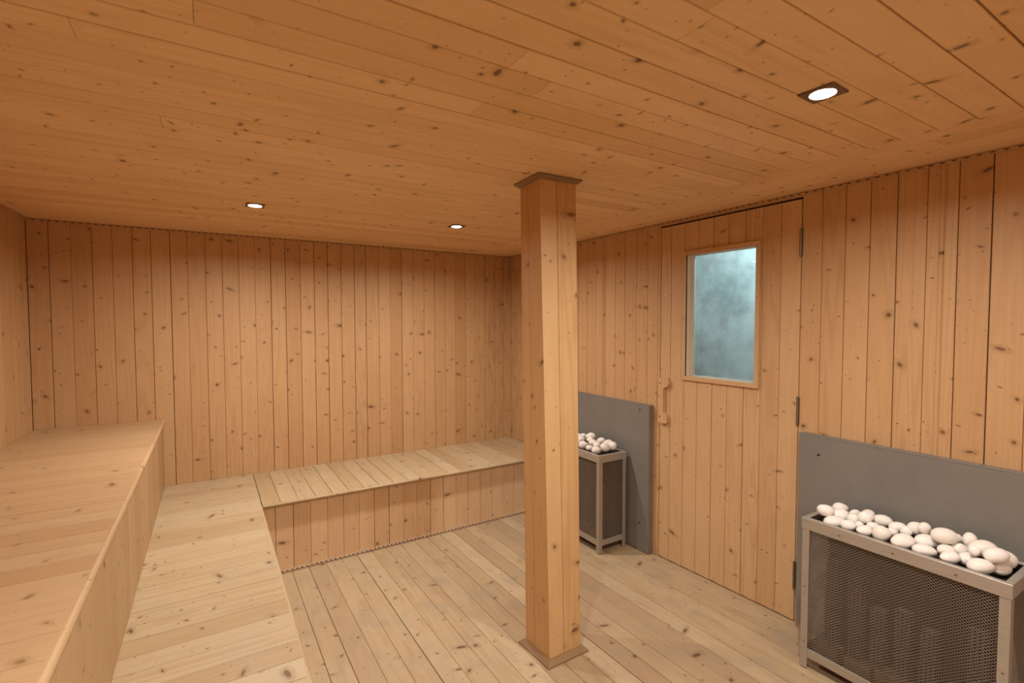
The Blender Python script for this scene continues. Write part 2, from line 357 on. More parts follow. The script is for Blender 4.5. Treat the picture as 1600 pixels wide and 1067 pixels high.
# ------------------------------------------------------------------ beaded mouldings
def bead_strip(p0,p1,out,up,name,mat,parent=None,w=.014,d=.009,period=.034):
    """a flat strip with a row of long beads; out = away from wall, up = across the strip"""
    p0,p1,out,up=map(Vector,(p0,p1,out,up)); L=(p1-p0).length; ax=(p1-p0)/L
    m=MB(); s=MB()
    def bx(mm,a0,a1,o0,o1,u0,u1,tone):
        P=lambda a,o,u:p0+ax*a+out*o+up*u
        v=[P(a,o,u) for a in (a0,a1) for o in (o0,o1) for u in (u0,u1)]
        for f in ((0,1,3,2),(4,6,7,5),(0,4,5,1),(2,3,7,6),(0,2,6,4),(1,5,7,3)):
            pts=[v[i] for i in f]; cen=sum(v,Vector())/8
            if (pts[1]-pts[0]).cross(pts[2]-pts[1]).dot(sum(pts,Vector())/4-cen)<0: pts.reverse()
            mm.face(pts,[((p-p0).dot(up)+(p-p0).dot(out)+tone*9,(p-p0).dot(ax)) for p in pts],tone)
    t=.3
    bx(m,0,L,0,d*.55,0,w*.28,t); bx(m,0,L,0,d*.55,w*.72,w,t)
    bx(s,0,L,0,d*.28,w*.28,w*.72,t)
    a=.004
    while a+period<L:
        ln=period*rng.uniform(.62,.74); b0,b1=a,a+ln
        # bead: eight-sided capsule
        ring=[]; 
        for aa,k in ((b0,.25),(b0+ln*.16,.85),(b0+ln*.3,1),(b1-ln*.3,1),(b1-ln*.16,.85),(b1,.25)):
            ring.append([p0+ax*aa+out*(d*.2+math.sin(th)*d*.8*k)+up*(w*.5+math.cos(th)*w*.26*k) for th in [math.pi*i/5 for i in range(6)]])
        vs=[p for r in ring for p in r]; uv=[((p-p0).dot(up)+2,(p-p0).dot(ax)) for p in vs]; fs=[]
        for i in range(5):
            for j in range(5): fs.append([i*6+j,i*6+j+1,(i+1)*6+j+1,(i+1)*6+j])
        n=(vs[1]-vs[0]).cross(vs[6]-vs[0])
        if n.dot(out)<0 and False: pass
        m.grid_faces(vs,fs,uv,rng.random()); a+=period
    o=m.build(name,mat,parent); g=s.build('groove',SOIL,o)
    return o
e=.0005
struct(bead_strip((XL,YB-e,ZC-.0145),(XR,YB-e,ZC-.0145),(0,-1,0),(0,0,1),'trim_1',W['bead']))
struct(bead_strip((XR-e,YF,ZC-.0145),(XR-e,YB,ZC-.0145),(-1,0,0),(0,0,1),'trim_2',W['bead']))
struct(bead_strip((XL+e,YF,ZC-.0145),(XL+e,YB,ZC-.0145),(1,0,0),(0,0,1),'trim_3',W['bead']))
# half-round cover strips on the right wall
m=MB(); m.tube((XR+.001,.718,-.03),(XR+.001,.718,ZC-.016),.0085,seg=14,tone=.45); struct(m.build('trim_4',W['wall']))
m=MB(); m.tube((XR+.001,2.533,-.03),(XR+.001,2.533,ZC-.016),.0075,seg=14,tone=.2); struct(m.build('trim_5',W['wall']))
m=MB(); m.box((XR-.0225,YB-.0225,.38),(XR,YB,ZC-.015),.002,2,tone=.93); struct(m.build('trim_6',W['wall']))

# ------------------------------------------------------------------ door
door=struct(empty('door_1',(XR,(D0+D1)/2,floor_z(XR,1.62)))); inv=-Vector(door.location)
def dput(mb_,name,mat,par=None):
    o=mb_.build(name,mat,par or door)
    if par is None: o.location=inv
    return o
G=.003
HY0,HY1,HZ0,HZ1=1.4190,1.8500,1.0985,1.7925
ds=[D0+G,1.311,1.403,1.492,1.584,1.674,1.768,1.859,1.953,D1-G]
mb=MB(); Od=(XR-.001,0,0)
planks(mb,Od,(0,1,0),(0,0,1),(-1,0,0),ds,0,DZ-.004,hole=(HY0,HY1,HZ0,HZ1),vfun=lambda y:(floor_z(XR,y)+.007,DZ-.004))
# core behind the boards, with the same hole
def core(a,b,c_,d_):
    mb.box((XR+.008,a,c_),(XR+.045,b,d_),0,2,tone=.5)
core(D0+G,HY0,.03,DZ-.004); core(HY1,D1-G,.01,DZ-.004); core(HY0,HY1,.025,HZ0); core(HY0,HY1,HZ1,DZ-.004)
leaf=dput(mb,'door_panel',W['door'])
# liner of the glazed opening
m=MB(); t=.009; x0,x1=XR-.010,XR+.058
m.box((x0,HY1-t,HZ0),(XR+.030,HY1,HZ1),.0005,2,tone=.1); m.box((XR+.0325,HY1-t,HZ0),(x1+.012,HY1,HZ1),.0005,2,tone=.35)
m.box((x0,HY0,HZ0),(x1+.012,HY0+t,HZ1),.0005,2,tone=.3)
m.box((x0,HY0+t,HZ0),(x1+.012,HY1-t,HZ0+t),.0005,1,tone=.1); m.box((x0,HY0+t,HZ1-t),(x1+.012,HY1-t,HZ1),.0005,1,tone=.2)
dput(m,'window_liner',W['liner'])
# casing round the window, mitred
cw=.0215; ya,yb,za,zb=HY0+.009,HY1-.009,HZ0+.0085,HZ1-.009
def casing(poly,axis):
    m=MB(); m.prism(poly,(XR-.0012,0,0),(0,1,0),(0,0,1),(-1,0,0),.0125,tone=rng.random(),off=(rng.uniform(0,9),rng.uniform(0,9)))
    if axis==1: m.uv=[[(b,a) for a,b in f] for f in m.uv]
    dput(m,'casing',W['door'])
casing([(ya,zb),(yb,zb),(yb+cw,zb+cw),(ya-cw,zb+cw)],1)
casing([(ya-cw,za-cw),(yb+cw,za-cw),(yb,za),(ya,za)],1)
casing([(ya-cw,za-cw),(ya,za),(ya,zb),(ya-cw,zb+cw)],2)
casing([(yb,za),(yb+cw,za-cw),(yb+cw,zb+cw),(yb,zb)],2)
m=MB(); m.box((XR+.060,HY0+t-.0005,HZ0+t-.0005),(XR+.064,HY1-t+.0005,HZ1-t+.0005)); gp=dput(m,'glass_pane',GLASS); pc=Vector((XR+.062,(HY0+HY1)/2,0)); Rz=Matrix.Rotation(math.radians(.57),4,'Z'); gp.data.transform(Matrix.Translation(pc)@Rz@Matrix.Translation(-pc))
# wooden pull with a finger notch
def rounded(pts,r,n=5):
    out=[]; N_=len(pts)
    for i,p in enumerate(pts):
        a,b=Vector(pts[i-1]),Vector(pts[(i+1)%N_]); p=Vector(p); d0=(a-p).normalized(); d1=(b-p).normalized(); rr=min(r,(a-p).length*.45,(b-p).length*.45)
        for k in range(n+1):
            s=k/n; out.append(tuple((p+d0*rr)*(1-s)**2+2*p*(1-s)*s+(p+d1*rr)*s*s))
    return out
poly=rounded([(2.0215,.815),(2.0215,1.084),(1.950,1.084),(1.950,1.036),(1.987,1.022),(1.987,.880),(1.958,.868),(1.958,.815)],.016)
m=MB(); m.prism(poly,(XR-.0012,0,0),(0,1,0),(0,0,1),(-1,0,0),.022,tone=.62); pull=dput(m,'door_handle',W['door'])
for z in (1.052,.853):
    m=MB(); m.tube((XR-.0228,2.0085,z),(XR-.0245,2.0085,z),.0042,seg=12); m.build('screw',SCREW,pull)
# three butt hinges
for z0,z1 in ((1.708,1.832),(.942,1.068),(.178,.303)):
    m=MB(); n=5; L=(z1-z0)/n
    for k in range(n): m.tube((XR-.0065,D0+.003,z0+k*L+.0008),(XR-.0065,D0+.003,z0+(k+1)*L-.0008),.0052,seg=12)
    h=dput(m,'hinge',HINGE)
    m=MB(); m.box((XR-.0028,D0+.005,z0+.002),(XR-.0012,D0+.006,z1-.002)); m.box((XR-.0028,D0-.004,z0+.002),(XR-.0002,D0-.0005,z1-.002))
    m.tube((XR-.0065,D0+.003,z0-.003),(XR-.0065,D0+.003,z1+.003),.004,seg=10); m.build('hinge_leaf',HINGE,h)
# rebated frame behind the leaf
m=MB()
m.box((XR+.047,D0-.002,-.05),(XR+.085,D0+.035,DZ+.03),0,2); m.box((XR+.047,D1-.035,-.05),(XR+.085,D1+.002,DZ+.03),0,2); m.box((XR+.047,D0,DZ-.035),(XR+.085,D1,DZ+.03),0,1)
m.box((XR+.050,D0,-.06),(XR+.09,D1,.035),0,1)
struct(m.build('trim_7',W['trim']))
# corridor beyond the window
m=MB(); m.box((XR+1.0,-.6,-.3),(XR+1.1,4.2,2.9)); struct(m.build('wall_corridor',CONC))
m=MB(); m.box((XR+.1,-.6,-.35),(XR+1.0,4.2,-.3)); struct(m.build('floor_corridor',CONC))

# ------------------------------------------------------------------ grey heat shields
def shield(name,y0,y1,zt,label,screws):
    x0=XR-.0395; root=empty(name,(XR-.02,(y0+y1)/2,floor_z(XR,(y0+y1)/2)+.004)); tag(root,label,'heat shield')
    lo=-Vector(root.location); lip=.0022
    zb0=max(floor_z(XR,y0),floor_z(XR,y1))+.002
    m=MB(); m.box((x0,y0,zb0),(XR-.001,y1,zt),.0022,1); f=m.build('sheet',PANEL,root); f.location=lo
    m=MB()
    m.box((x0-.0012,y0+.001,zt-.004),(x0,y1-.001,zt),.0004,1); g=m.build('folded_lip',PANEL,root); g.location=lo
    for y,z in screws:
        m=MB(); m.tube((x0-.0001,y,z),(x0-.0022,y,z),.0058,.004,seg=12); s=m.build('screw',SCREW,root); s.location=lo
    return root
shield('heat_shield',.285,1.192,.915,'wide grey metal heat shield on the wall beside the door hinges',((1.107,.832),(.37,.832),(1.107,.15),(.37,.15)))
shield('heat_shield.001',2.077,3.010,.908,'grey metal heat shield on the wall half hidden behind the wooden post',((2.151,.872),(2.93,.872),(2.151,.167),(2.93,.167)))

# ------------------------------------------------------------------ heaters
HL,HD,HH=.608,.226,.606
def make_heater(loc,label):
    """local frame: x = depth (front at 0, wall at HD), y = length 0..HL, z from the feet"""
    root=empty('sauna_heater',loc); tag(root,label,'heater',None)
    a=.027; th=.003
    def angle(m,p,dirs,L,axis):   # an L section: two flats
        pass
    # top frame: flat flange + skirt on four sides
    m=MB(); z1=HH; z0=HH-.044
    m.box((0,0,z0),(th,HL,z1),.0008,1); m.box((HD-th,0,z0),(HD,HL,z1),.0008,1); m.box((th,0,z0),(HD-th,th,z1),.0008,0); m.box((th,HL-th,z0),(HD-th,HL,z1),.0008,0)
    m.box((th,0+th,z1-th),(a*.75,HL-th,z1),.0005,1); m.box((HD-a*.75,th,z1-th),(HD-th,HL-th,z1),.0005,1); m.box((a*.75,th,z1-th),(HD-a*.75,a*.75,z1),.0005,0); m.box((a*.75,HL-a*.75,z1-th),(HD-a*.75,HL-th,z1),.0005,0)
    tf=m.build('top_frame',MET,root)
    for y in (.13,.30,.47): m=MB(); m.tube((-.0001,y,z0+.020),(-.0016,y,z0+.020),.0042,.003,seg=10); m.build('rivet',HINGE,tf)
    # legs: angle section at each corner
    for sx in (0,1):
        for sy in (0,1):
            m=MB(); x0=.0022 if sx==0 else HD-.0022-th; y0=.0022 if sy==0 else HL-.0022-th
            xa,xb=(.0022,.0022+a) if sx==0 else (HD-.0022-a,HD-.0022); ya_,yb_=(.0022,.0022+a) if sy==0 else (HL-.0022-a,HL-.0022)
            m.box((x0,ya_,0),(x0+th,yb_,z0+.03),.0006,2); m.box((xa,y0,0),(xb,y0+th,z0+.03),.0006,2)
            lg=m.build('leg',MET,root)
            if sx==0:
                for z in (.105,.33): m=MB(); m.tube((.0021,(ya_+yb_)/2,z),(.0008,(ya_+yb_)/2,z),.003,seg=8); m.build('rivet',HINGE,lg)
    # bottom rails
    zb=.045; hb=.036
    for lo,hi in (((.0055,a,zb),(.0085,HL-a,zb+hb)),((HD-.0085,a,zb),(HD-.0055,HL-a,zb+hb)),((a,.0055,zb),(HD-a,.0085,zb+hb)),((a,HL-.0085,zb),(HD-a,HL-.0055,zb+hb))):
        m=MB(); m.box(lo,hi,.0006,1 if hi[1]-lo[1]>.1 else 0); m.build('bottom_rail',MET,root)
    # expanded-metal panels: two families of diagonal strands
    def lattice(O,U,V,N,wd,ht):
        m=MB(); O,U,V,N=map(Vector,(O,U,V,N)); pu,pv=.0125,.0105; w=.0008; tt=.0006
        k=pv/pu
        for sgn in (1,-1):
            n0=int(-(ht/k)/pu)-2; n1=int(wd/pu)+2
            if sgn<0: n0,n1=0,int((wd+ht/k)/pu)+2
            for i in range(n0,n1):
                u0=i*pu
                # line u=u0+sgn*s/k , v=s ; clip to the rectangle
                s0,s1=0.0,ht
                if sgn>0: s0=max(s0,-u0*k); s1=min(s1,(wd-u0)*k)
                else: s0=max(s0,(u0-wd)*k); s1=min(s1,u0*k)
                if s1-s0<.004: continue
                A=O+U*(u0+sgn*s0/k)+V*s0; B=O+U*(u0+sgn*s1/k)+V*s1
                d=(B-A).normalized(); c_=N.cross(d)*w
                f=N*tt*(1 if sgn>0 else .6); q=[A-c_,B-c_,B+c_,A+c_]
                m.face([p+f for p in q]); m.face([p-f for p in q][::-1])
                m.face([A-c_-f,B-c_-f,B-c_+f,A-c_+f]); m.face([A+c_+f,B+c_+f,B+c_-f,A+c_-f])
        return m
    zl=zb+hb*.5; hl=z0+.02-zl
    lattice((.010,a*.5,zl),(0,1,0),(0,0,1),(-1,0,0),HL-a,hl).build('mesh_panel',WIRE,root)
    lattice((a*.5,.010,zl),(1,0,0),(0,0,1),(0,-1,0),HD-a,hl).build('mesh_panel',WIRE,root)
    lattice((a*.5,HL-.010,zl),(1,0,0),(0,0,1),(0,1,0),HD-a,hl).build('mesh_panel',WIRE,root)
    # inside: back plate, floor tray, stone grate, finned elements, fire bricks
    m=MB(); m.box((HD-.016,.012,.05),(HD-.012,HL-.012,z0+.02)); m.box((.014,.012,.046),(HD-.016,HL-.012,.05)); m.build('inner_plate',LINER,root)
    m=MB(); m.box((.012,.012,HH-.032),(HD-.012,HL-.012,HH-.029))
    m.build('stone_grate',LINER,root)
    for i,(y,zt_) in enumerate(((.09,.40),(.215,.33),(.29,.36),(.365,.33),(.44,.42),(.525,.44))):
        m=MB(); w=.023; x=.085
        m.box((x-.006,y-w*.7,.055),(x+.006,y+w*.7,zt_),.001)
        z=.06
        while z<zt_: m.box((x-.020,y-w,z),(x+.020,y+w,z+.0022)); z+=.0105
        m.build('heating_element',ELEM,root)
    for i in range(5):
        m=MB(); y=.05+i*.108; m.box((.03+.012*(i%2),y,.051),(.088+.012*(i%2),y+.092,.051+.05+.012*((i*7)%3)),.004); m.build('fire_brick',BRICK,root)
    return root
def children(o): return [c for c in bpy.data.objects if c.parent==o]
def copy_tree(o,parent=None):
    c=o.copy(); col.objects.link(c); c.parent=parent
    for ch in children(o): copy_tree(ch,c)
    return c
near=make_heater((2.004,.437,floor_z(2.01,1.0)+.003),'wide silver framed mesh heater topped with pebbles, beside the door hinges')
far=copy_tree(near); far.location=(1.998,2.238,floor_z(2.01,2.25)+.003)
tag(far,'silver framed mesh heater topped with pebbles, half hidden behind the wooden post','heater')
near['group']=far['group']='mesh heaters filled with pebbles'

# ------------------------------------------------------------------ pebbles
def pebble_mesh(seed):
    r=random.Random(seed); m=MB(); nu,nv=20,12; ph=[r.uniform(0,6.28) for _ in range(6)]; k=r.uniform(-.10,.10)
    vs=[]
    for j in range(nv+1):
        th=math.pi*j/nv
        for i in range(nu):
            a=2*math.pi*i/nu; d=Vector((math.sin(th)*math.cos(a),math.sin(th)*math.sin(a),math.cos(th)))
            s=1+.045*math.sin(2*d.x+ph[0])*math.cos(1.7*d.y+ph[1])+.035*math.sin(3*d.z+2*d.x+ph[2])+k*d.x*(1-d.x*d.x)
            vs.append((d.x*s,d.y*s*(1+k*d.x),d.z*s*(1+.8*k*d.x)))
    fs=[]
    for j in range(nv):
        for i in range(nu):
            i2=(i+1)%nu; f=[j*nu+i,(j+1)*nu+i,(j+1)*nu+i2,j*nu+i2]; fs.append(f)
    m.grid_faces(vs,fs); return m
PM=[]
ORD=['first','second','third','fourth','fifth','sixth','seventh','eighth','ninth','tenth','eleventh','twelfth','thirteenth','fourteenth','fifteenth','sixteenth']
for i in range(6):
    o=pebble_mesh(20+i).build('pebble',STONE); PM.append(o.data); bpy.data.objects.remove(o)
NEAR_STONES = [(2.0721, 0.9885, 0.6623, 0.0328, 0.0266, 0.0238, 'm'), (2.1772, 0.9826, 0.6523, 0.0316, 0.0241, 0.0196, 'b'), (2.1267, 0.9613, 0.6381, 0.0366, 0.0303, 0.0279, 'm'), (2.0601, 0.9528, 0.6306, 0.0403, 0.0296, 0.0226, 'f'), (2.0545, 0.8981, 0.6375, 0.0292, 0.024, 0.0218, 'f'), (2.1824, 0.933, 0.6447, 0.0209, 0.0172, 0.0156, 'b'), (2.117, 0.9108, 0.644, 0.022, 0.0206, 0.0219, 'm'), (2.1797, 0.8882, 0.6568, 0.028, 0.0213, 0.0174, 'b'), (2.1207, 0.8676, 0.6644, 0.0296, 0.0241, 0.0215, 'm'), (2.0976, 0.8807, 0.6327, 0.018, 0.0168, 0.0177, 'm'), (2.0534, 0.8445, 0.6366, 0.0284, 0.0225, 0.0195, 'f'), (2.1735, 0.8366, 0.6497, 0.0354, 0.0279, 0.024, 'b'), (2.1019, 0.8372, 0.6429, 0.0234, 0.0193, 0.0176, 'm'), (2.0635, 0.7921, 0.6421, 0.0313, 0.028, 0.0283, 'f'), (2.1178, 0.7805, 0.6405, 0.0206, 0.0167, 0.0148, 'm'), (2.1651, 0.7837, 0.6455, 0.0322, 0.0245, 0.02, 'b'), (2.0619, 0.7303, 0.6387, 0.0417, 0.0314, 0.0252, 'f'), (2.1282, 0.7421, 0.6537, 0.0188, 0.0173, 0.0181, 'm'), (2.1757, 0.7322, 0.6579, 0.0305, 0.0256, 0.024, 'b'), (2.1514, 0.7001, 0.6773, 0.0215, 0.0194, 0.0198, 'b'), (2.1343, 0.6871, 0.6354, 0.0429, 0.0326, 0.0266, 'm'), (2.058, 0.6683, 0.631, 0.0376, 0.0275, 0.021, 'f'), (2.1874, 0.6894, 0.6557, 0.017, 0.0132, 0.0112, 'b'), (2.1311, 0.639, 0.6751, 0.0398, 0.0318, 0.0278, 'm'), (2.1836, 0.6212, 0.6616, 0.0195, 0.0173, 0.0172, 'b'), (2.1798, 0.585, 0.6717, 0.0213, 0.0212, 0.0239, 'b'), (2.0985, 0.6203, 0.6397, 0.029, 0.023, 0.02, 'm'), (2.0542, 0.5985, 0.6383, 0.032, 0.0237, 0.0184, 'f'), (2.1537, 0.5997, 0.6355, 0.0309, 0.0253, 0.023, 'm'), (2.1095, 0.5685, 0.6296, 0.0327, 0.0249, 0.0202, 'f'), (2.0597, 0.5255, 0.6373, 0.0385, 0.0292, 0.0237, 'f'), (2.1503, 0.5425, 0.6649, 0.0421, 0.032, 0.0261, 'b'), (2.1058, 0.5005, 0.6705, 0.0383, 0.0293, 0.0241, 'm'), (2.1745, 0.49, 0.6424, 0.0289, 0.0269, 0.0283, 'b'), (2.1199, 0.493, 0.6273, 0.0322, 0.0242, 0.0193, 'f'), (2.0953, 0.5474, 0.6696, 0.0166, 0.0151, 0.0154, 'm')]
FAR_STONES = [(2.0902, 2.5568, 0.6049, 0.0243, 0.0244, 0.0276, 'm'), (2.1715, 2.6379, 0.6164, 0.0262, 0.0227, 0.022, 'b'), (2.1755, 2.5977, 0.6333, 0.0228, 0.0184, 0.0163, 'b'), (2.1657, 2.5135, 0.6444, 0.0356, 0.0288, 0.0256, 'b'), (2.1356, 2.5705, 0.6189, 0.0285, 0.0234, 0.0214, 'm'), (2.0711, 2.4753, 0.6069, 0.0325, 0.0279, 0.0269, 'f'), (2.1322, 2.4811, 0.6314, 0.0239, 0.0195, 0.0177, 'm'), (2.0634, 2.4022, 0.6047, 0.0271, 0.0213, 0.0183, 'f'), (2.1162, 2.4366, 0.6246, 0.0295, 0.0246, 0.0227, 'm'), (2.1695, 2.4158, 0.6334, 0.0298, 0.0248, 0.0229, 'b'), (2.0646, 2.3389, 0.6025, 0.0332, 0.0268, 0.0239, 'f'), (2.1128, 2.3874, 0.6158, 0.0274, 0.0244, 0.0246, 'm'), (2.0939, 2.2923, 0.6286, 0.0326, 0.0291, 0.0293, 'f'), (2.169, 2.3479, 0.6341, 0.0312, 0.0252, 0.0225, 'b'), (2.156, 2.297, 0.6294, 0.0309, 0.0269, 0.0263, 'b')]

ROWN={'f':'in the front row','m':'in the middle row','b':'in the back row'}
def place_pebbles(L,what,group,seed):
    r=random.Random(seed); cnt={'f':0,'m':0,'b':0}
    for (x,y,z,sx,sy,sz,row) in sorted(L,key=lambda s:-s[1] if what[0]=='n' else s[1]):
        o=bpy.data.objects.new('pebble',r.choice(PM)); col.objects.link(o)
        o.scale=(sx*.97,sy*.97,sz*.97); o.location=(x,y,z)
        o.rotation_euler=(r.uniform(-.1,.1),r.uniform(-.12,.12),math.radians(-31.6)+r.uniform(-.12,.12))
        k=cnt[row]; cnt[row]+=1
        if what[0]=='n': lb='%s white pebble from the door end %s, wide near heater'%(ORD[k],ROWN[row])
        else: lb='%s white pebble from the door end %s, heater by the post'%(ORD[k],ROWN[row])
        tag(o,lb,'pebble',group)
place_pebbles(NEAR_STONES,'near','pebbles on the heater beside the door hinges',5)
place_pebbles(FAR_STONES,'far','pebbles on the heater behind the post',6)
r=random.Random(9)
for i,(x,y) in enumerate([(2.05,2.69),(2.11,2.68),(2.17,2.69),(2.06,2.75),(2.12,2.745),(2.18,2.75),(2.05,2.81),(2.11,2.805),(2.17,2.81)]):
    o=bpy.data.objects.new('pebble',r.choice(PM)); col.objects.link(o); o.scale=(.028,.025,.021); o.location=(x,y,.612); o.rotation_euler=(0,0,r.uniform(0,3))
    tag(o,'white pebble on the far heater, hidden behind the wooden post','pebble','pebbles on the heater behind the post')

# ------------------------------------------------------------------ post
zb=floor_z(1.24,1.68)
bq=[(1.167,1.602),(1.329,1.603),(1.327,1.770),(1.160,1.770)]; tq=[(1.120,1.612),(1.296,1.605),(1.300,1.771),(1.132,1.771)]
post=tag(empty('wooden_post',(1.245,1.687,zb)),'square boxed pine post standing in the middle of the floor','post')
inv=-Vector(post.location); m=MB(); Z0,Z1=-.006,ZC-.0005
def q3(q,z): return [Vector((x,y,z)) for x,y in q]
B,Tq=q3(bq,Z0),q3(tq,Z1)
def pface(i,splits,tones):
    j=(i+1)%4; ss=[0]+splits+[1]; g=.0009
    out=((B[j]-B[i]).cross(Vector((0,0,1)))).normalized(); wd=(B[j]-B[i]).length
    for k in range(len(ss)-1):
        a=ss[k]+(g/wd if k>0 else 0); b=ss[k+1]-(g/wd if k<len(ss)-2 else 0); ch=.0016/wd; off=(rng.uniform(0,30),rng.uniform(0,50))
        prof=[(a,-.008),(a,-.0014),(a+ch,0),(b-ch,0),(b,-.0014),(b,-.008)]
        if k==0: prof=prof[2:]; prof[0]=(a,0)
        if k==len(ss)-2: prof=prof[:-2]; prof[-1]=(b,0)
        for (s,n),(s2,n2) in zip(prof,prof[1:]):
            P=lambda s_,n_,q:q[i].lerp(q[j],s_)+out*n_
            um=(a+b)/2
            m.face([P(s,n,B),P(s2,n2,B),P(s2,n2,Tq),P(s,n,Tq)],[((s-um)*wd+off[0]+n,off[1]),((s2-um)*wd+off[0]+n2,off[1]),((s2-um)*wd+off[0]+n2,off[1]+2),((s-um)*wd+off[0]+n,off[1]+2)],tones[k])
pface(0,[.46],[.02,.13]); pface(3,[.39],[.24,.25]); pface(1,[.5],[.3,.7]); pface(2,[.5],[.4,.6])
m.face([B[0],B[3],B[2],B[1]]); m.face(Tq)
sh=m.build('shaft',W['post'],post); sh.location=inv
m=MB(); inn=[B[k].lerp(sum(B,Vector())/4,.09) for k in range(4)]; inn2=[Tq[k].lerp(sum(Tq,Vector())/4,.09) for k in range(4)]
for i in range(4):
    j=(i+1)%4; m.face([inn[i],inn[j],inn2[j],inn2[i]])
o=m.build('core',DARK,post); o.location=inv
def collar(q,z,h,w0,w1,name,flip):
    m=MB(); c0=[sum(p[k] for p in q)/4 for k in range(2)]
    def grow(w): 
        return [(x+(w if x>c0[0] else -w),y+(w if y>c0[1] else -w)) for x,y in q]
    zs=(lambda x,y:(floor_z(x,y)+.0005)) if not flip else (lambda x,y:z)
    s=-1 if flip else 1
    def V3(qq,dz): return [Vector((x,y,zs(x,y)+s*dz)) for x,y in qq]
    A=V3(grow(w0),0); Bm=V3(grow(w0),.006); Cc=V3(grow(w1),h); E_=V3(grow(.0004),h); F_=V3(grow(.0004),0)
    for i in range(4):
        j=(i+1)%4
        for lo,hi,k in ((A,Bm,0),(Bm,Cc,.01),(Cc,E_,.03)):
            pts=[lo[i],lo[j],hi[j],hi[i]]; al=i%2
            uv=[(k,pts[0][al]+i*3),(k,pts[1][al]+i*3),(k+.012,pts[2][al]+i*3),(k+.012,pts[3][al]+i*3)]
            if flip: pts.reverse(); uv.reverse()
            m.face(pts,uv,.3+.1*i)
    o=m.build(name,W['plinth'],post); o.location=inv
collar(bq,0,.022,.025,.005,'base_trim',False)
collar(tq,ZC-.0005,.018,.020,.004,'top_trim',True)

# ------------------------------------------------------------------ benches
ZU,ZW,XU,XW,YK=.8066,.3803,-.2480,.2317,3.0634
def nosing(p0,p1,r,pieces,name,mat,parent,inv_,outv):
    m=MB(); p0,p1=Vector(p0),Vector(p1); cuts=[0]+sorted(pieces)+[1]
    for a,b in zip(cuts,cuts[1:]):
        d=Vector(outv)*rng.uniform(-.001,.001)+Vector((0,0,rng.uniform(-.001,.0006)))
        m.tube(p0.lerp(p1,a+.0004)+d,p0.lerp(p1,b-.0004)+d,r*rng.uniform(.95,1.05),seg=16)
    o=m.build(name,mat,parent); o.location=inv_; return o
# upper bench along the left wall
b1=tag(empty('sauna_bench',((XL+XU)/2,1.5,0)),'upper pine bench, the tall step along the plain wall beside the low bench','bench'); iv=-Vector(b1.location)
m=MB(); planks(m,(0,0,ZU),(0,1,0),(1,0,0),(0,0,1),seams(YF+.002,YB-.002,3.70,.0935,.003),XL+.002,XU-.012,depth=.02); o=m.build('seat',W['upper'],b1); o.location=iv
nosing((XU-.0115,YF+.002,ZU-.0112),(XU-.0115,YB-.002,ZU-.0112),.0115,[.42,.435,.62,.80],'edge_strip',W['upper'],b1,iv,(1,0,0))
m=MB(); planks(m,(XU-.013,0,0),(0,1,0),(0,0,1),(1,0,0),seams(YF+.002,YB-.002,3.68),ZW+.001,ZU-.021,depth=.014); o=m.build('front_panel',W['upper'],b1); o.location=iv
m=MB(); m.box((XL+.002,YF+.002,ZU-.05),(XU-.03,YB-.002,ZU-.0205)); o=m.build('frame',DARK,b1); o.location=iv
# lower bench in front of it
b2=tag(empty('sauna_bench',(0,1.5,0)),'low pale pine bench running in front of the tall step','bench'); iv=-Vector(b2.location)
m=MB(); planks(m,(0,0,ZW),(0,1,0),(1,0,0),(0,0,1),seams(YF+.002,YB-.002,3.655,.0935,.003),XU-.030,XW-.008,depth=.02); o=m.build('seat',W['bench'],b2); o.location=iv
nosing((XW-.009,YF+.002,ZW-.0092),(XW-.009,YB-.002,ZW-.0092),.0093,[.3,.55,.78],'edge_strip',W['bench'],b2,iv,(1,0,0))
m=MB(); planks(m,(XW-.022,0,0),(0,1,0),(0,0,1),(1,0,0),seams(YF+.002,YB-.002,3.68),0,ZW-.020,depth=.014,vfun=lambda y:(floor_z(.2,y)+.002,ZW-.020)); o=m.build('front_panel',W['front'],b2); o.location=iv
m=MB(); m.box((XU-.03,YF+.002,ZW-.05),(XW-.04,YB-.002,ZW-.0205)); o=m.build('frame',DARK,b2); o.location=iv
# bench along the back wall
b3=tag(empty('sauna_bench',((XW+XR)/2,3.4,0)),'pine bench along the back wall, ending behind the post','bench'); iv=-Vector(b3.location)
m=MB(); planks(m,(0,0,ZW-.0005),(1,0,0),(0,1,0),(0,0,1),[XW+.001]+[.327+.0955*k for k in range(20)]+[XR-.002],YK+.007,YB-.002,depth=.02); o=m.build('seat',W['bench'],b3); o.location=iv
nosing((XW+.002,YK+.009,ZW-.0100),(XR-.002,YK+.009,ZW-.0100),.0095,[.11,.24,.45,.52,.74],'edge_strip',W['bench'],b3,iv,(0,-1,0))
YP=YK+.030
m=MB(); planks(m,(0,YP,0),(1,0,0),(0,0,1),(0,-1,0),[XW+.001]+[.300+.0952*k for k in range(21)]+[XR-.002],0,.36,depth=.014,vfun=lambda x:(floor_z(x,YP)+.002,ZW-.0205),gaps={8:.004}); o=m.build('front_panel',W['front'],b3); o.location=iv
m=MB(); m.box((XW+.02,YP+.016,ZW-.05),(XR-.002,YB-.002,ZW-.021)); m.box((XW+.02,YP+.014,-.035),(XR-.002,YP+.03,ZW-.03)); o=m.build('frame',DARK,b3); o.location=iv
xa,xb=XW-.01,XR-.002
o=bead_strip((xa,YP-.0008,floor_z(xa,YP)+.001),(xb,YP-.0008,floor_z(xb,YP)+.001),(0,-1,0),(0,0,1),'base_moulding',W['bead_pale'],b3,w=.017,d=.013,period=.027); o.location=iv

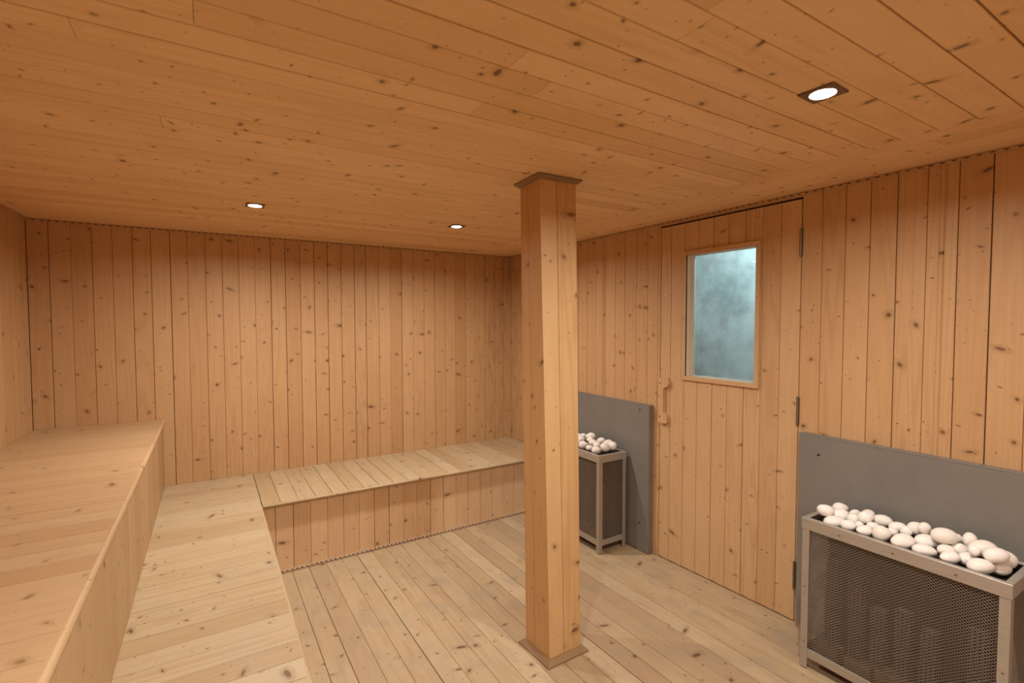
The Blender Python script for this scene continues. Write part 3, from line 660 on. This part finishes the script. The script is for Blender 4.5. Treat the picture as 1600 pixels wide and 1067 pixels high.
# ------------------------------------------------------------------ recessed lights
LENS=emit('lit_lens',(1.0,.95,.88),40.0)
def downlight(x,y,rz,label,power):
    root=tag(empty('downlight',(x,y,ZC-.0006),rz),label,'ceiling light','square recessed ceiling lights'); R_,ro,th=.042,.0295,.004
    m=MB(); n=32
    def ringpt(i,r,z): a=2*math.pi*i/n; return Vector((math.cos(a)*r,math.sin(a)*r,z))
    def sq(i,z):
        a=2*math.pi*i/n; c_,s_=math.cos(a),math.sin(a); k=R_/max(abs(c_),abs(s_)); return Vector((c_*k,s_*k,z))
    for i in range(n):
        j=i+1
        m.face([sq(j,-th),sq(i,-th),ringpt(i,ro,-th),ringpt(j,ro,-th)]); m.face([sq(i,0),sq(i,-th),sq(j,-th),sq(j,0)]); m.face([ringpt(i,ro,0),ringpt(j,ro,0),ringpt(j,ro,-th),ringpt(i,ro,-th)])
    m.build('bezel',BEZEL,root)
    m=MB(); m.face([ringpt(i,ro,-.0012) for i in range(n)][::-1]); ln=m.build('lens',LENS,root)
    ld=bpy.data.lights.new('downlight_lamp','AREA'); ld.shape='DISK'; ld.size=.056; ld.energy=power; ld.color=(1.0,.945,.86); ld.spread=math.radians(SPREAD)
    lo=bpy.data.objects.new('downlight_lamp',ld); col.objects.link(lo); lo.parent=root; lo.location=(0,0,-.0022)
    return root
P=POWER
downlight(1.345,.672,.04,'square recessed spotlight in the ceiling nearest the door',P)
downlight(.206,2.770,.0,'square recessed spotlight in the ceiling above the low bench',P)
downlight(1.290,2.738,.0,'square recessed spotlight in the ceiling just beside the post top, small and distant',P)
downlight(.200,.690,.0,'square recessed spotlight in the ceiling directly over the camera side of the bench',P)
downlight(1.345,-1.40,.0,'square recessed spotlight in the ceiling behind the camera, right of the pair',P)
downlight(.200,-1.40,.0,'square recessed spotlight in the ceiling behind the camera, left of the pair',P)
ld=bpy.data.lights.new('corridor_lamp','AREA'); ld.shape='RECTANGLE'; ld.size=.3; ld.size_y=1.2; ld.energy=CORR; ld.color=(.70,.93,1.0)
lo=bpy.data.objects.new('corridor_lamp',ld); col.objects.link(lo); lo.location=(XR+.45,1.7,2.8); lo.rotation_euler=(0,math.radians(-10),0)

# ------------------------------------------------------------------ world, camera, view
w=bpy.data.worlds.new('world'); scene.world=w; w.use_nodes=True; w.node_tree.nodes['Background'].inputs[0].default_value=(0,0,0,1)
yaw,pitch,roll=math.radians(31.595),math.radians(2.212),math.radians(-.08)
F=Vector((math.sin(yaw)*math.cos(pitch),math.cos(yaw)*math.cos(pitch),-math.sin(pitch))); r0=Vector((math.cos(yaw),-math.sin(yaw),0)); u0=r0.cross(F)
cr,sr=math.cos(roll),math.sin(roll); r1=r0*cr+u0*sr; u1=-r0*sr+u0*cr
cam=bpy.data.cameras.new('camera'); co=bpy.data.objects.new('camera',cam); col.objects.link(co)
M4=Matrix.Identity(4)
for i in range(3): M4[i][0]=r1[i]; M4[i][1]=u1[i]; M4[i][2]=-F[i]
M4.translation=Vector((0,0,1.41)); co.matrix_world=M4
cam.sensor_fit='HORIZONTAL'; cam.sensor_width=36.0; cam.lens=768.135*36/1600; cam.clip_start=.01
cam.dof.use_dof=True; cam.dof.focus_distance=2.6; cam.dof.aperture_fstop=3.2
scene.camera=co
vs=scene.view_settings; scene.display_settings.display_device='sRGB'; vs.view_transform='Standard'; vs.look='None'; vs.exposure=EXPO; vs.gamma=1.0; vs.use_curve_mapping=False
scene.cycles.max_bounces=14; scene.cycles.diffuse_bounces=8; scene.cycles.transparent_max_bounces=12; scene.cycles.use_denoising=True; scene.cycles.sample_clamp_indirect=8.0
